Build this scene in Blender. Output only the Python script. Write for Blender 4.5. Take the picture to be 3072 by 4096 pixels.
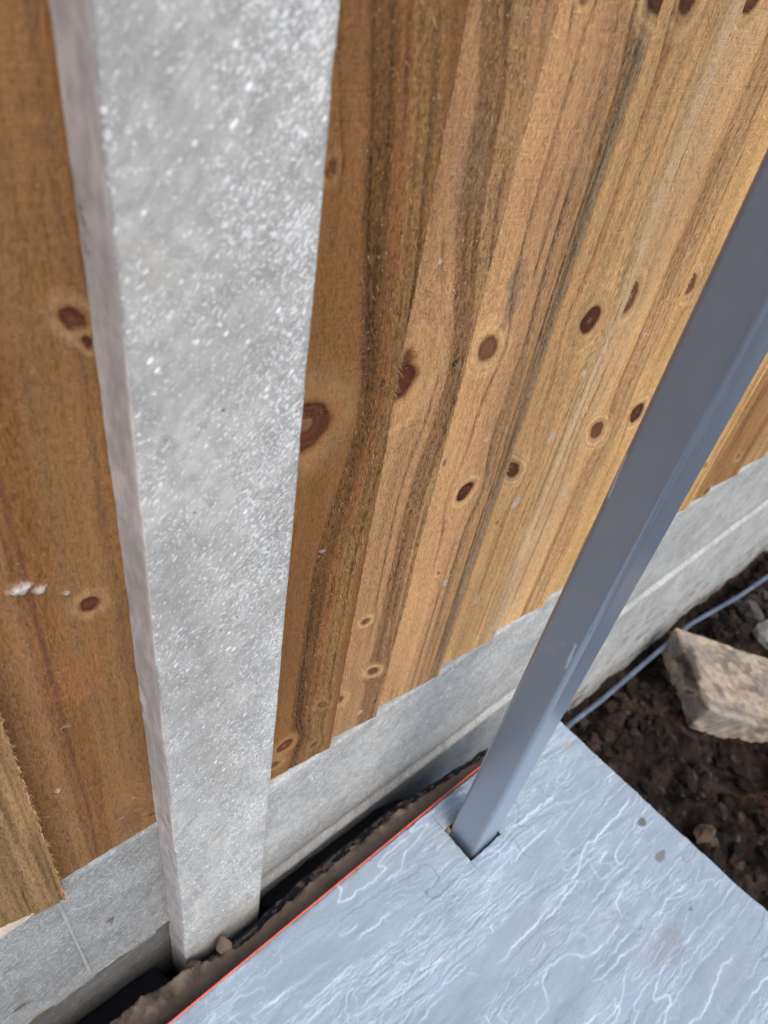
import bpy, math
import numpy as np
from mathutils import Matrix

# ------------------------------------------------------------------ clear
for o in list(bpy.data.objects):
    bpy.data.objects.remove(o, do_unlink=True)
sc = bpy.context.scene
col = sc.collection

# ------------------------------------------------------------------ camera
R = [[0.7501367, -0.64437889, 0.14856237],
     [-0.34585694, -0.57378151, -0.7424],
     [0.56362923, 0.50552016, -0.65327748]]
CAM = (-0.1137, -0.26666, 0.9153)
cam_d = bpy.data.cameras.new('camera')
cam = bpy.data.objects.new('camera', cam_d); col.objects.link(cam)
m = Matrix(((R[0][0], -R[1][0], -R[2][0], CAM[0]),
            (R[0][1], -R[1][1], -R[2][1], CAM[1]),
            (R[0][2], -R[1][2], -R[2][2], CAM[2]),
            (0, 0, 0, 1)))
cam.matrix_world = m
cam_d.sensor_fit = 'VERTICAL'; cam_d.sensor_height = 36.0; cam_d.sensor_width = 27.0
cam_d.lens = 36.0 * 2850.0 / 4096.0
cam_d.clip_start = 0.01; cam_d.clip_end = 500.0
cam_d.dof.use_dof = True
cam_d.dof.focus_distance = 0.60
cam_d.dof.aperture_fstop = 7.0
sc.camera = cam

# ------------------------------------------------------------------ light
SUN_EL, SUN_AZ = math.radians(52), math.radians(192)   # azimuth clockwise from +Y
world = bpy.data.worlds.new('World'); sc.world = world; world.use_nodes = True
wn = world.node_tree; wn.nodes.clear()
sky = wn.nodes.new('ShaderNodeTexSky'); sky.sky_type = 'NISHITA'; sky.sun_disc = False
sky.sun_elevation = SUN_EL; sky.sun_rotation = SUN_AZ
sky.air_density = 1.0; sky.dust_density = 1.5; sky.ozone_density = 1.0
bg = wn.nodes.new('ShaderNodeBackground'); bg.inputs['Strength'].default_value = 0.14
wo = wn.nodes.new('ShaderNodeOutputWorld')
wn.links.new(sky.outputs[0], bg.inputs[0]); wn.links.new(bg.outputs[0], wo.inputs[0])
sd = bpy.data.lights.new('sun', 'SUN'); sd.energy = 1.8; sd.angle = math.radians(40)
sd.color = (1.0, 0.90, 0.78)
sun = bpy.data.objects.new('sun', sd); col.objects.link(sun)
sx, sy, sz = math.sin(SUN_AZ) * math.cos(SUN_EL), math.cos(SUN_AZ) * math.cos(SUN_EL), math.sin(SUN_EL)
from mathutils import Vector
sun.rotation_euler = Vector((sx, sy, sz)).to_track_quat('Z', 'Y').to_euler()
sun.location = (1, -2, 3)
sc.view_settings.view_transform = 'Standard'; sc.view_settings.look = 'None'
sc.view_settings.gamma = 1.0; sc.view_settings.exposure = 0.66
sc.render.resolution_x = 768; sc.render.resolution_y = 1024
sc.cycles.max_bounces = 6

# ------------------------------------------------------------------ numpy helpers
def vnoise(x, y, seed=0):
    """smooth value noise -1..1 on a hashed lattice"""
    xi = np.floor(x).astype(np.int64); yi = np.floor(y).astype(np.int64)
    fx = x - xi; fy = y - yi
    fx = fx * fx * fx * (fx * (fx * 6 - 15) + 10); fy = fy * fy * fy * (fy * (fy * 6 - 15) + 10)
    def h(a, b):
        n = (a * 374761393 + b * 668265263 + seed * 974634777) & 0xffffffff
        n = ((n ^ (n >> 13)) * 1274126177) & 0xffffffff
        n = (n ^ (n >> 16)) & 0xffffff
        return n / float(0xffffff) * 2 - 1
    a = h(xi, yi); b = h(xi + 1, yi); c = h(xi, yi + 1); d = h(xi + 1, yi + 1)
    return (a * (1 - fx) + b * fx) * (1 - fy) + (c * (1 - fx) + d * fx) * fy

def fbm(x, y, oct=4, seed=0, gain=0.5):
    s = 0; a = 1.0; t = 0
    for i in range(oct):
        s = s + a * vnoise(x * 2.03 ** i + 17.3 * i, y * 2.03 ** i - 9.1 * i, seed + i * 31); t += a; a *= gain
    return s / t

def sstep(a, b, x):
    t = np.clip((x - a) / (b - a), 0, 1); return t * t * (3 - 2 * t)

def mixc(c, d, t):
    return c * (1 - t[..., None]) + np.asarray(d) * t[..., None]

def mesh_from(name, V, F, mat, parent=None, color=None, smooth=True):
    me = bpy.data.meshes.new(name)
    V = np.asarray(V, dtype=np.float32); F = np.asarray(F, dtype=np.int32)
    k = F.shape[1]
    me.vertices.add(len(V)); me.vertices.foreach_set('co', V.ravel())
    me.loops.add(F.size); me.loops.foreach_set('vertex_index', F.ravel())
    me.polygons.add(len(F)); me.polygons.foreach_set('loop_start', np.arange(0, F.size, k, dtype=np.int32))
    try: me.polygons.foreach_set('loop_total', np.full(len(F), k, dtype=np.int32))
    except Exception: pass
    me.polygons.foreach_set('use_smooth', np.full(len(F), smooth, dtype=bool))
    if color is not None:
        a = me.color_attributes.new('tone', 'FLOAT_COLOR', 'POINT')
        c = np.ones((len(V), 4), dtype=np.float32); c[:, :color.shape[1]] = color
        a.data.foreach_set('color', c.ravel())
    me.update(calc_edges=True); me.validate()
    me.materials.append(mat)
    o = bpy.data.objects.new(name, me); col.objects.link(o)
    if parent is not None:
        o.parent = parent
        o.matrix_parent_inverse = Matrix.Translation(-Vector(parent.location))
    return o

def grid_faces(nu, nv, off=0, wrap=False, flip=False):
    i = np.arange(nu - 1)[:, None]; j = np.arange(nv if wrap else nv - 1)[None, :]
    j2 = (j + 1) % nv
    a = i * nv + j; b = (i + 1) * nv + j; c = (i + 1) * nv + j2; d = i * nv + j2
    F = np.stack([a, b, c, d], -1).reshape(-1, 4)
    if flip: F = F[:, ::-1]
    return F + off

def tag(o, label=None, cat=None, group=None, kind=None):
    if label: o['label'] = label
    if cat: o['category'] = cat
    if group: o['group'] = group
    if kind: o['kind'] = kind
    return o

def empty(name, loc):
    o = bpy.data.objects.new(name, None); col.objects.link(o); o.location = loc
    o.empty_display_size = 0.05
    return o

# ------------------------------------------------------------------ node helpers
class NT:
    def __init__(s, name):
        s.m = bpy.data.materials.new(name); s.m.use_nodes = True
        s.t = s.m.node_tree; s.t.nodes.clear()
        s.out = s.n('ShaderNodeOutputMaterial'); s.b = s.n('ShaderNodeBsdfPrincipled')
        s.l(s.b.outputs[0], s.out.inputs[0])
        s.tc = s.n('ShaderNodeTexCoord')
    def n(s, k): return s.t.nodes.new(k)
    def l(s, a, b): s.t.links.new(a, b)
    def put(s, v, sock):
        if hasattr(v, 'is_output') or isinstance(v, bpy.types.NodeSocket): s.l(v, sock)
        else: sock.default_value = v
    def map(s, scale=(1, 1, 1), rot=(0, 0, 0), loc=(0, 0, 0), src=None):
        q = s.n('ShaderNodeMapping'); s.l(src or s.tc.outputs['Object'], q.inputs[0])
        q.inputs['Location'].default_value = loc; q.inputs['Rotation'].default_value = rot; q.inputs['Scale'].default_value = scale
        return q.outputs[0]
    def mapr(s, size, rot, loc=(0, 0, 0)):
        q = s.n('ShaderNodeMapping'); q.vector_type = 'TEXTURE'; s.l(s.tc.outputs['Object'], q.inputs[0])
        q.inputs['Location'].default_value = loc; q.inputs['Rotation'].default_value = rot
        q.inputs['Scale'].default_value = tuple(1.0 / v for v in size)
        return q.outputs[0]
    def noise(s, vec, scale=1, detail=4, rough=0.5, dist=0):
        q = s.n('ShaderNodeTexNoise'); s.l(vec, q.inputs['Vector'])
        q.inputs['Scale'].default_value = scale; q.inputs['Detail'].default_value = detail
        q.inputs['Roughness'].default_value = rough; q.inputs['Distortion'].default_value = dist
        return q.outputs[0]
    def vor(s, vec, scale=1, feat='F1', rnd=1):
        q = s.n('ShaderNodeTexVoronoi'); q.feature = feat; s.l(vec, q.inputs['Vector'])
        q.inputs['Scale'].default_value = scale; q.inputs['Randomness'].default_value = rnd
        return q
    def math(s, op, a, b=0.0, c=0.0, clamp=False):
        q = s.n('ShaderNodeMath'); q.operation = op; q.use_clamp = clamp
        s.put(a, q.inputs[0]); s.put(b, q.inputs[1])
        if op in ('MULTIPLY_ADD', 'COMPARE', 'SMOOTH_MIN', 'WRAP'): s.put(c, q.inputs[2])
        return q.outputs[0]
    def rng(s, v, a, b, c=0.0, d=1.0, smooth=True):
        q = s.n('ShaderNodeMapRange'); q.interpolation_type = 'SMOOTHSTEP' if smooth else 'LINEAR'
        s.put(v, q.inputs[0]); q.inputs[1].default_value = a; q.inputs[2].default_value = b
        q.inputs[3].default_value = c; q.inputs[4].default_value = d
        return q.outputs[0]
    def mix(s, f, a, b, mode='MIX'):
        q = s.n('ShaderNodeMix'); q.data_type = 'RGBA'; q.blend_type = mode
        s.put(f, q.inputs[0])
        for v, k in ((a, 6), (b, 7)):
            if isinstance(v, tuple): v = (*v, 1) if len(v) == 3 else v
            s.put(v, q.inputs[k])
        return q.outputs[2]
    def gray(s, v):
        q = s.n('ShaderNodeCombineColor')
        for i in range(3): s.l(v, q.inputs[i])
        return q.outputs[0]
    def attr(s, name='tone'):
        q = s.n('ShaderNodeAttribute'); q.attribute_name = name; return q
    def sep(s):
        q = s.n('ShaderNodeSeparateXYZ'); s.l(s.tc.outputs['Object'], q.inputs[0]); return q.outputs
    def bump(s, h, strength=0.5, dist=0.001, normal=None):
        q = s.n('ShaderNodeBump'); s.l(h, q.inputs['Height'])
        s.put(strength, q.inputs['Strength']); q.inputs['Distance'].default_value = dist
        if normal is not None: s.l(normal, q.inputs['Normal'])
        return q.outputs[0]
    def fin(s, color, rough=0.8, normal=None, spec=0.5):
        s.put(color if not isinstance(color, tuple) else (*color, 1), s.b.inputs['Base Color'])
        s.put(rough, s.b.inputs['Roughness']); s.b.inputs['Specular IOR Level'].default_value = spec
        if normal is not None: s.l(normal, s.b.inputs['Normal'])
        return s.m

# ---- rough sawn timber: 'tone' rgb holds grain bands and knots, alpha = fuzziness of the sawn fibre
def mat_wood():
    t = NT('rough_sawn_timber'); a = t.attr()
    fz = a.outputs['Alpha']
    f1 = t.noise(t.map((900, 900, 175)), 1, 3, 0.62, 0.7)          # short torn fibres
    f2 = t.noise(t.map((2600, 2600, 420)), 1, 2, 0.6)
    f3 = t.noise(t.map((170, 170, 7)), 1, 4, 0.55, 0.3)          # long streaks
    dash = t.rng(f1, 0.34, 0.56)
    contrast = t.rng(fz, 0, 1, 0.28, 0.95, False)
    v = t.math('MULTIPLY', t.math('SUBTRACT', dash, 0.55), contrast)
    v = t.math('ADD', v, t.math('MULTIPLY', t.math('SUBTRACT', f2, 0.5), 0.75))
    v = t.math('ADD', v, t.math('MULTIPLY', t.math('SUBTRACT', f3, 0.5), 0.55))
    v = t.math('ADD', v, 1.0)
    c = t.mix(1.0, a.outputs['Color'], t.gray(v), 'MULTIPLY')
    cross = t.noise(t.map((14, 14, 900)), 1, 2, 0.5)             # faint bandsaw marks across
    c = t.mix(t.rng(cross, 0.55, 0.75, 0, 0.10), c, (0.5, 0.33, 0.2))
    # broad weather-like tone drift
    big = t.noise(t.map((9, 9, 3)), 1, 3, 0.5)
    c = t.mix(t.rng(big, 0.45, 0.75, 0, 0.30), c, (0.30, 0.165, 0.07))
    # pale specks: glints of shiny fibres painted into the colour
    sp = t.noise(t.map((900, 900, 420), loc=(3, 1, 7)), 1, 1, 0.5)
    spk = t.math('MULTIPLY', t.rng(sp, 0.735, 0.80), t.rng(fz, 0.2, 1, 0.25, 1, False))
    c = t.mix(spk, c, (0.8, 0.72, 0.6))
    h = t.math('ADD', t.math('MULTIPLY', f1, t.rng(fz, 0, 1, 0.35, 1.2, False)), t.math('MULTIPLY', f2, 0.45))
    h = t.math('ADD', h, t.math('MULTIPLY', cross, 0.12))
    n = t.bump(h, 1.0, 0.0025)
    return t.fin(c, t.rng(f3, 0.3, 0.7, 0.62, 0.85), n, 0.16)

# ---- cast concrete: tone.r = overall lightness, tone.g = white bloom, tone.b = stain
def mat_concrete(name, base, fleck=(0.78, 0.80, 0.80), stain=(0.16, 0.12, 0.08), diag=0.0, fl=1.0, warm=(0.42, 0.385, 0.34), bumpd=0.0012):
    t = NT(name); a = t.attr()
    s3 = t.n('ShaderNodeSeparateColor'); t.l(a.outputs['Color'], s3.inputs[0])
    lig, blo, sta = s3.outputs[0], s3.outputs[1], s3.outputs[2]
    big = t.noise(t.map((13, 13, 13)), 1, 5, 0.6, 0.3)
    med = t.noise(t.map((75, 75, 60)), 1, 4, 0.6, 0.5)
    fine = t.noise(t.map((900, 900, 900)), 1, 3, 0.6)
    c = t.mix(t.rng(big, 0.35, 0.68), tuple(x * 0.80 for x in base), tuple(min(1, x * 1.12) for x in base))
    c = t.mix(t.rng(t.noise(t.map((30, 30, 22), loc=(5, 2, 1)), 1, 4, 0.6), 0.5, 0.72, 0, 0.5), c, warm)
    c = t.mix(t.rng(med, 0.3, 0.60, 0.55, 0.0), c, tuple(x * 0.58 for x in base))
    blot = t.noise(t.map((42, 42, 34), loc=(9, 4, 2)), 1, 3, 0.55)
    c = t.mix(t.rng(blot, 0.60, 0.70, 0.0, 0.30), c, tuple(x * 0.55 for x in base))

    # pale lime flecks: short wormy marks, several sizes
    rot = (0, diag, 0)
    w1 = t.noise(t.mapr((520, 440, 260), rot), 1, 3, 0.6, 0.6)
    w2 = t.noise(t.mapr((900, 800, 480), rot, (4, 4, 4)), 1, 2, 0.6, 0.5)
    dg = t.noise(t.mapr((150, 120, 42), rot, (1, 2, 3)), 1, 4, 0.6, 0.4)
    c = t.mix(t.rng(dg, 0.56, 0.36, 0.0, 0.32), c, tuple(x * 0.60 for x in base)); c = t.mix(t.rng(dg, 0.5, 0.68, 0.0, 0.22), c, tuple(min(1, x * 1.35) for x in base))
    dens = t.noise(t.map((24, 24, 20), loc=(8, 3, 3)), 1, 4, 0.65)
    dens = t.math('ADD', t.rng(dens, 0.3, 0.7, -0.055, 0.055, False), t.math('MULTIPLY', blo, 0.085))
    m1 = t.rng(t.math('ADD', w1, dens), 0.60, 0.66)
    m2 = t.rng(t.math('ADD', w2, dens), 0.63, 0.68)
    vv = t.vor(t.mapr((125, 105, 75), rot), 1)
    dots = t.math('MULTIPLY', t.rng(vv.outputs['Distance'], 0.10, 0.20, 1, 0),
                  t.rng(t.noise(t.map((60, 60, 60), loc=(2, 9, 4)), 1, 2, 0.5), 0.5, 0.58))
    fm = t.math('MAXIMUM', t.math('MULTIPLY', t.math('MAXIMUM', m1, t.math('MULTIPLY', m2, 0.75)), 0.60), t.math('MULTIPLY', dots, 0.9))
    fm = t.math('MULTIPLY', fm, fl)
    c = t.mix(fm, c, fleck)
    # pinholes
    pv = t.vor(t.map((60, 60, 60), loc=(1, 1, 3)), 1)
    pit = t.math('MULTIPLY', t.rng(pv.outputs['Distance'], 0.03, 0.075, 1, 0), t.rng(t.noise(t.map((35, 35, 35)), 1, 1), 0.5, 0.56))
    c = t.mix(t.math('MULTIPLY', pit, 0.8), c, (0.06, 0.05, 0.045))
    # stains of mud and timber juice
    sn = t.noise(t.map((55, 55, 45), loc=(3, 3, 3)), 1, 5, 0.65, 0.4)
    sm = t.rng(t.math('ADD', sn, t.math('MULTIPLY', t.math('SUBTRACT', sta, 0.5), 1.0)), 0.46, 0.60)
    c = t.mix(t.math('MULTIPLY', sm, 0.85), c, stain)
    c = t.mix(1.0, c, t.gray(t.math('ADD', t.math('MULTIPLY', lig, 1.0), t.math('MULTIPLY', t.math('SUBTRACT', fine, 0.5), 0.22))), 'MULTIPLY')
    h = t.math('ADD', t.math('MULTIPLY', med, 1.0), t.math('MULTIPLY', fine, 0.22))
    h = t.math('ADD', h, t.math('MULTIPLY', fm, 0.18)); h = t.math('SUBTRACT', h, t.math('MULTIPLY', pit, 0.7))
    h = t.math('ADD', h, t.math('MULTIPLY', w1, 0.15)); h = t.math('ADD', h, t.math('MULTIPLY', dg, 0.45))
    return t.fin(c, 0.88, t.bump(h, 0.75, bumpd), 0.2)

def mat_slab():
    t = NT('grey_sandstone'); a = t.attr(); o = t.map()
    mot = t.noise(t.map((12, 30, 12)), 1, 5, 0.6, 0.8)
    fine = t.noise(t.map((260, 700, 400)), 1, 4, 0.65)
    c = t.mix(1.0, a.outputs['Color'], t.gray(t.math('ADD', t.rng(mot, 0.3, 0.7, 0.88, 1.1, False), t.math('MULTIPLY', t.math('SUBTRACT', fine, 0.5), 0.30))), 'MULTIPLY')
    warm = t.noise(t.map((5, 9, 5), loc=(7, 1, 0)), 1, 4, 0.6)
    c = t.mix(t.rng(warm, 0.52, 0.75, 0, 0.30), c, (0.27, 0.26, 0.28))
    pale = t.noise(t.map((10, 46, 20), loc=(1, 5, 0)), 1, 5, 0.6, 1.0)
    c = t.mix(t.rng(pale, 0.5, 0.72, 0, 0.22), c, (0.40, 0.47, 0.54))
    grit = t.noise(t.map((420, 420, 420), loc=(2, 5, 0)), 1, 3, 0.7)
    c = t.mix(t.rng(grit, 0.64, 0.72, 0, 0.45), c, (0.12, 0.12, 0.12))
    n = t.bump(t.math('ADD', fine, t.math('MULTIPLY', mot, 1.0)), 0.45, 0.0008)
    return t.fin(c, t.rng(fine, 0.3, 0.7, 0.62, 0.78), n, 0.3)

def mat_steel():
    t = NT('grey_painted_steel'); a = t.attr(); t.b.inputs['IOR'].default_value = 1.6
    t.b.inputs['Sheen Weight'].default_value = 1.0; t.b.inputs['Sheen Roughness'].default_value = 0.20; t.b.inputs['Sheen Tint'].default_value = (0.72, 0.88, 1.0, 1)
    t.b.inputs['Coat Weight'].default_value = 1.0; t.b.inputs['Coat IOR'].default_value = 2.3; t.b.inputs['Coat Roughness'].default_value = 0.33
    t.b.inputs['Specular Tint'].default_value = (0.86, 0.95, 1.0, 1)
    o = t.noise(t.map((500, 500, 500)), 1, 3, 0.6)      # orange peel
    drift = t.noise(t.map((18, 18, 5)), 1, 4, 0.6)
    c = t.mix(1.0, a.outputs['Color'], t.gray(t.rng(drift, 0.3, 0.7, 0.92, 1.08, False)), 'MULTIPLY')
    sc_ = t.noise(t.map((900, 900, 35), (0.1, 0.15, 0)), 1, 2, 0.7)
    c = t.mix(t.rng(sc_, 0.74, 0.8, 0, 0.25), c, (0.55, 0.6, 0.65))
    dust = t.rng(t.noise(t.map((120, 120, 60), loc=(2, 2, 2)), 1, 5, 0.7), 0.5, 0.75, 0, 0.10)
    c = t.mix(dust, c, (0.42, 0.37, 0.31))
    return t.fin(c, t.math('ADD', t.rng(drift, 0.3, 0.7, 0.27, 0.40), dust), t.bump(o, 0.08, 0.0004), 1.0, )

def mat_attr(name, rough=0.9, nscale=300, amt=0.4, bd=0.002, spec=0.3, bs=0.8, detail=5):
    t = NT(name); a = t.attr()
    n1 = t.noise(t.map((nscale,) * 3), 1, detail, 0.65)
    n2 = t.noise(t.map((nscale * 0.13,) * 3), 1, 4, 0.6)
    c = t.mix(1.0, a.outputs['Color'], t.gray(t.math('ADD', t.rng(n2, 0.3, 0.7, 1 - amt, 1 + amt * 0.6, False), t.math('MULTIPLY', t.math('SUBTRACT', n1, 0.5), amt))), 'MULTIPLY')
    return t.fin(c, rough, t.bump(t.math('ADD', n1, n2), bs, bd), spec)

M_WOOD = mat_wood()
M_POST = mat_concrete('cast_concrete_post', (0.42, 0.418, 0.40), fleck=(0.84, 0.86, 0.87), diag=0.75, warm=(0.50, 0.46, 0.40))
M_GRAVEL = mat_concrete('cast_concrete_board', (0.41, 0.415, 0.40), fleck=(0.74, 0.76, 0.78), diag=0.95, fl=0.9)
M_SLAB = mat_slab(); M_STEEL = mat_steel()
M_SOIL = mat_attr('dark_soil', 0.95, 160, 0.65, 0.006, 0.15, 1.0)
M_MORTAR = mat_attr('trowelled_mortar', 0.85, 240, 0.28, 0.0015, 0.25)
M_BLOCK = mat_attr('weathered_block', 0.95, 330, 0.35, 0.002, 0.2)
M_MEMB = mat_attr('damp_proof_plastic', 0.6, 60, 0.3, 0.003, 0.25, 0.7)
M_STRING = mat_attr('braided_nylon', 0.45, 900, 0.25, 0.0004, 0.5)
M_CABLE = mat_attr('galvanised_cable', 0.5, 200, 0.35, 0.0006, 0.5)
M_NAIL = mat_attr('sunk_nail', 0.95, 400, 0.4, 0.0005, 0.5)

# ------------------------------------------------------------------ SETTING: soil
def soil_height(x, y):
    base = -0.455 - 0.05 * sstep(1.3, 2.4, x) + 0.0 * y
    base = base + 0.03 * sstep(-0.25, -0.75, y)
    trench = -0.05 * np.exp(-((y - 0.01) / 0.035) ** 2)
    h = 0.034 * fbm(x * 7, y * 7, 3, 5) + 0.026 * fbm(x * 26, y * 26, 3, 9) + 0.008 * np.abs(fbm(x * 75, y * 75, 3, 12))
    far = np.clip((np.hypot(x - 1, y + .3) - 1.2) / 3, 0, 1)
    return base + trench + h * (1 + 0.5 * far)

def spaced(lo, hi, a, b, d, grow=1.25):
    L = list(np.arange(a, b, d)); s = d; x = a
    while x > lo: s *= grow; x -= s; L.insert(0, x)
    s = d; x = L[-1]
    while x < hi: s *= grow; x += s; L.append(x)
    return np.array(L)
gx = spaced(-60, 60, 0.45, 2.3, 0.0045); gy = spaced(-60, 60, -0.85, 0.06, 0.0045)
X, Y = np.meshgrid(gx, gy, indexing='ij')
Zs = soil_height(X, Y)
P = np.stack([X, Y, Zs], -1).reshape(-1, 3)
cn = fbm(X * 20, Y * 20, 4, 40).ravel(); cr = fbm(X * 9, Y * 9, 3, 44).ravel(); pk = fbm(X * 60, Y * 60, 3, 51).ravel()
C0 = np.tile(np.array([0.018, 0.013, 0.011]), (len(P), 1))
C0 = mixc(C0, (0.042, 0.029, 0.023), sstep(-0.1, 0.5, cn))
C0 = mixc(C0, (0.060, 0.030, 0.022), 0.8 * sstep(0.25, 0.6, cr))
C0 = mixc(C0, (0.10, 0.078, 0.063), sstep(0.35, 0.6, pk) * 0.7)
tag(mesh_from('soil', P, grid_faces(len(gx), len(gy), flip=False), M_SOIL, color=C0), kind='structure')

rng = np.random.default_rng(7)
def ico():
    import bmesh
    bm = bmesh.new(); bmesh.ops.create_icosphere(bm, subdivisions=2, radius=1)
    V = np.array([v.co[:] for v in bm.verts]); F = np.array([[v.index for v in f.verts] for f in bm.faces]); bm.free()
    return V, F
IV, IF = ico()
def lump(center, r, seed, squash=0.75, rough=0.35, color=(0.07, 0.05, 0.04), boxy=False):
    """one broken, angular clod"""
    g = np.random.default_rng(seed); V = IV.copy()
    if boxy: V = np.sign(V) * np.abs(V) ** 0.42 * 0.72
    for _ in range(6):                                   # knock flat facets off
        d = g.normal(size=3); d /= np.linalg.norm(d); k = g.uniform(0.42, 0.8)
        dd = V @ d; V = V - np.maximum(dd - k, 0)[:, None] * d
    V = V * (1 + rough * 0.4 * g.normal(size=len(V)))[:, None]
    V = V * np.array([g.uniform(.8, 1.3), g.uniform(.8, 1.3), squash]) * r
    a = g.uniform(0, 6.28); c, s = math.cos(a), math.sin(a)
    V = V @ np.array([[c, s, 0], [-s, c, 0], [0, 0, 1]]) + np.array(center)
    return V, IF, np.tile(np.array(color) * g.uniform(.6, 1.4), (len(V), 1))
def merge(parts):
    Vs, Fs, Cs = [], [], []; o = 0
    for V, F, Cc in parts:
        Vs.append(V); Fs.append(F + o); Cs.append(Cc); o += len(V)
    return np.concatenate(Vs), np.concatenate(Fs), np.concatenate(Cs)
parts = []
for i in range(2200):
    x = rng.uniform(0.6, 2.25); y = rng.uniform(-0.8, 0.0) if i % 3 else rng.uniform(-0.12, -0.01)
    r = 0.0025 + 0.022 * rng.random() ** 4.0
    pal = [(0.022, 0.016, 0.013), (0.036, 0.025, 0.020), (0.045, 0.028, 0.022), (0.07, 0.058, 0.050), (0.022, 0.021, 0.024)]
    parts.append(lump((x, y, float(soil_height(np.array(x), np.array(y))) + r * 0.3), r, i, 0.75, 0.35, pal[rng.choice(5, p=[.4, .3, .13, .09, .08])]))
V, F, Cc = merge(parts)
tag(mesh_from('soil_clods', V, F, M_SOIL, color=Cc, smooth=False), label='loose crumbs and clods of dark soil lying in the dug ground', cat='soil', kind='stuff')
for k, (x, y, r, lab, cc) in enumerate([
        (1.66, -0.085, 0.050, 'large dark grey clod of earth behind the tilted block near the cable', (0.115, 0.10, 0.095)),
        (1.64, -0.150, 0.048, 'pale grey broken stone at the right edge just behind the tilted block', (0.22, 0.21, 0.19)),
        (1.12, -0.405, 0.028, 'reddish lump of clay on the soil in front of the tilted block', (0.10, 0.045, 0.03)),
        (0.965, -0.33, 0.022, 'rounded brown clod close to the right edge of the paving slab', (0.13, 0.09, 0.07))]):
    z = float(soil_height(np.array(x), np.array(y)))
    V, F, Cc = lump((x, y, z + r * .35), r, 900 + k, 0.8, 0.18, cc)
    isst = 'stone' in lab
    tag(mesh_from('rubble_stone' if isst else 'soil_clod', V, F, M_BLOCK if isst else M_SOIL, color=Cc, smooth=False), lab, 'stone' if isst else 'clod')

# ------------------------------------------------------------------ tubes
def tube(name, pts, r, mat, color, n=10, parent=None, twist=0.0, rv=0.0, step=0.004):
    pts = np.array(pts, float)
    d = np.r_[0, np.cumsum(np.linalg.norm(np.diff(pts, axis=0), axis=1))]
    m = max(3, int(d[-1] / step)); s = np.linspace(0, d[-1], m)
    k = 12 if len(pts) > 2 else 1
    Q = np.stack([np.interp(s, d, pts[:, i]) for i in range(3)], 1)
    if len(pts) > 2:
        w = max(3, int(0.06 / step)) | 1; ker = np.hanning(w + 2)[1:-1]; ker /= ker.sum()
        for i in range(3):
            e = np.pad(Q[:, i], w // 2, mode='reflect', reflect_type='odd') if m > w else Q[:, i]
            if m > w: Q[:, i] = np.convolve(e, ker, 'valid')
    T = np.gradient(Q, axis=0); T /= np.linalg.norm(T, axis=1)[:, None]
    up = np.array([0, 0, 1.0]); A = np.cross(T, up); A /= np.linalg.norm(A, axis=1)[:, None] + 1e-9; B = np.cross(A, T)
    th = np.linspace(0, 2 * np.pi, n, endpoint=False)
    ph = th[None, :] + (s * twist)[:, None]
    rr = r * (1 + rv * np.cos(2 * ph - 3 * (s * twist)[:, None]))
    Vv = Q[:, None, :] + rr[..., None] * (np.cos(ph)[..., None] * A[:, None, :] + np.sin(ph)[..., None] * B[:, None, :])
    Vv = Vv.reshape(-1, 3); F = grid_faces(m, n, wrap=True)
    Cc = np.tile(np.array(color), (len(Vv), 1)) * (1 + 0.25 * fbm(np.repeat(s, n) * 60, np.tile(th, m), 3, 3))[:, None]
    return mesh_from(name, Vv, F, mat, parent, Cc)

# cable runs on the soil beside the foot of the fence
cab = [(0.70, -0.030, -0.415), (0.922, -0.004, -0.405), (1.04, -0.008, -0.408), (1.31, -0.008, -0.405),
       (1.44, -0.01, -0.40), (1.66, -0.035, -0.41), (1.84, -0.045, -0.42), (2.2, -0.07, -0.44)]
tag(tube('cable', cab, 0.0058, M_CABLE, (0.10, 0.125, 0.175)), 'thin pale blue grey cable lying on the soil along the foot of the fence', 'cable')
tag(tube('root', [(1.075, -0.52, -0.42), (1.13, -0.50, -0.405), (1.20, -0.43, -0.40), (1.30, -0.40, -0.41)], 0.0013, M_CABLE, (0.25, 0.20, 0.20), 6), 'long thin purplish root fibre lying on soil at the right edge', 'root')
tag(tube('root', [(1.01, -0.53, -0.42), (1.045, -0.53, -0.40), (1.10, -0.52, -0.405), (1.11, -0.54, -0.43)], 0.0011, M_CABLE, (0.20, 0.14, 0.11), 6), 'short curled brown root fibre on the soil beside the slab corner', 'root')

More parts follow.
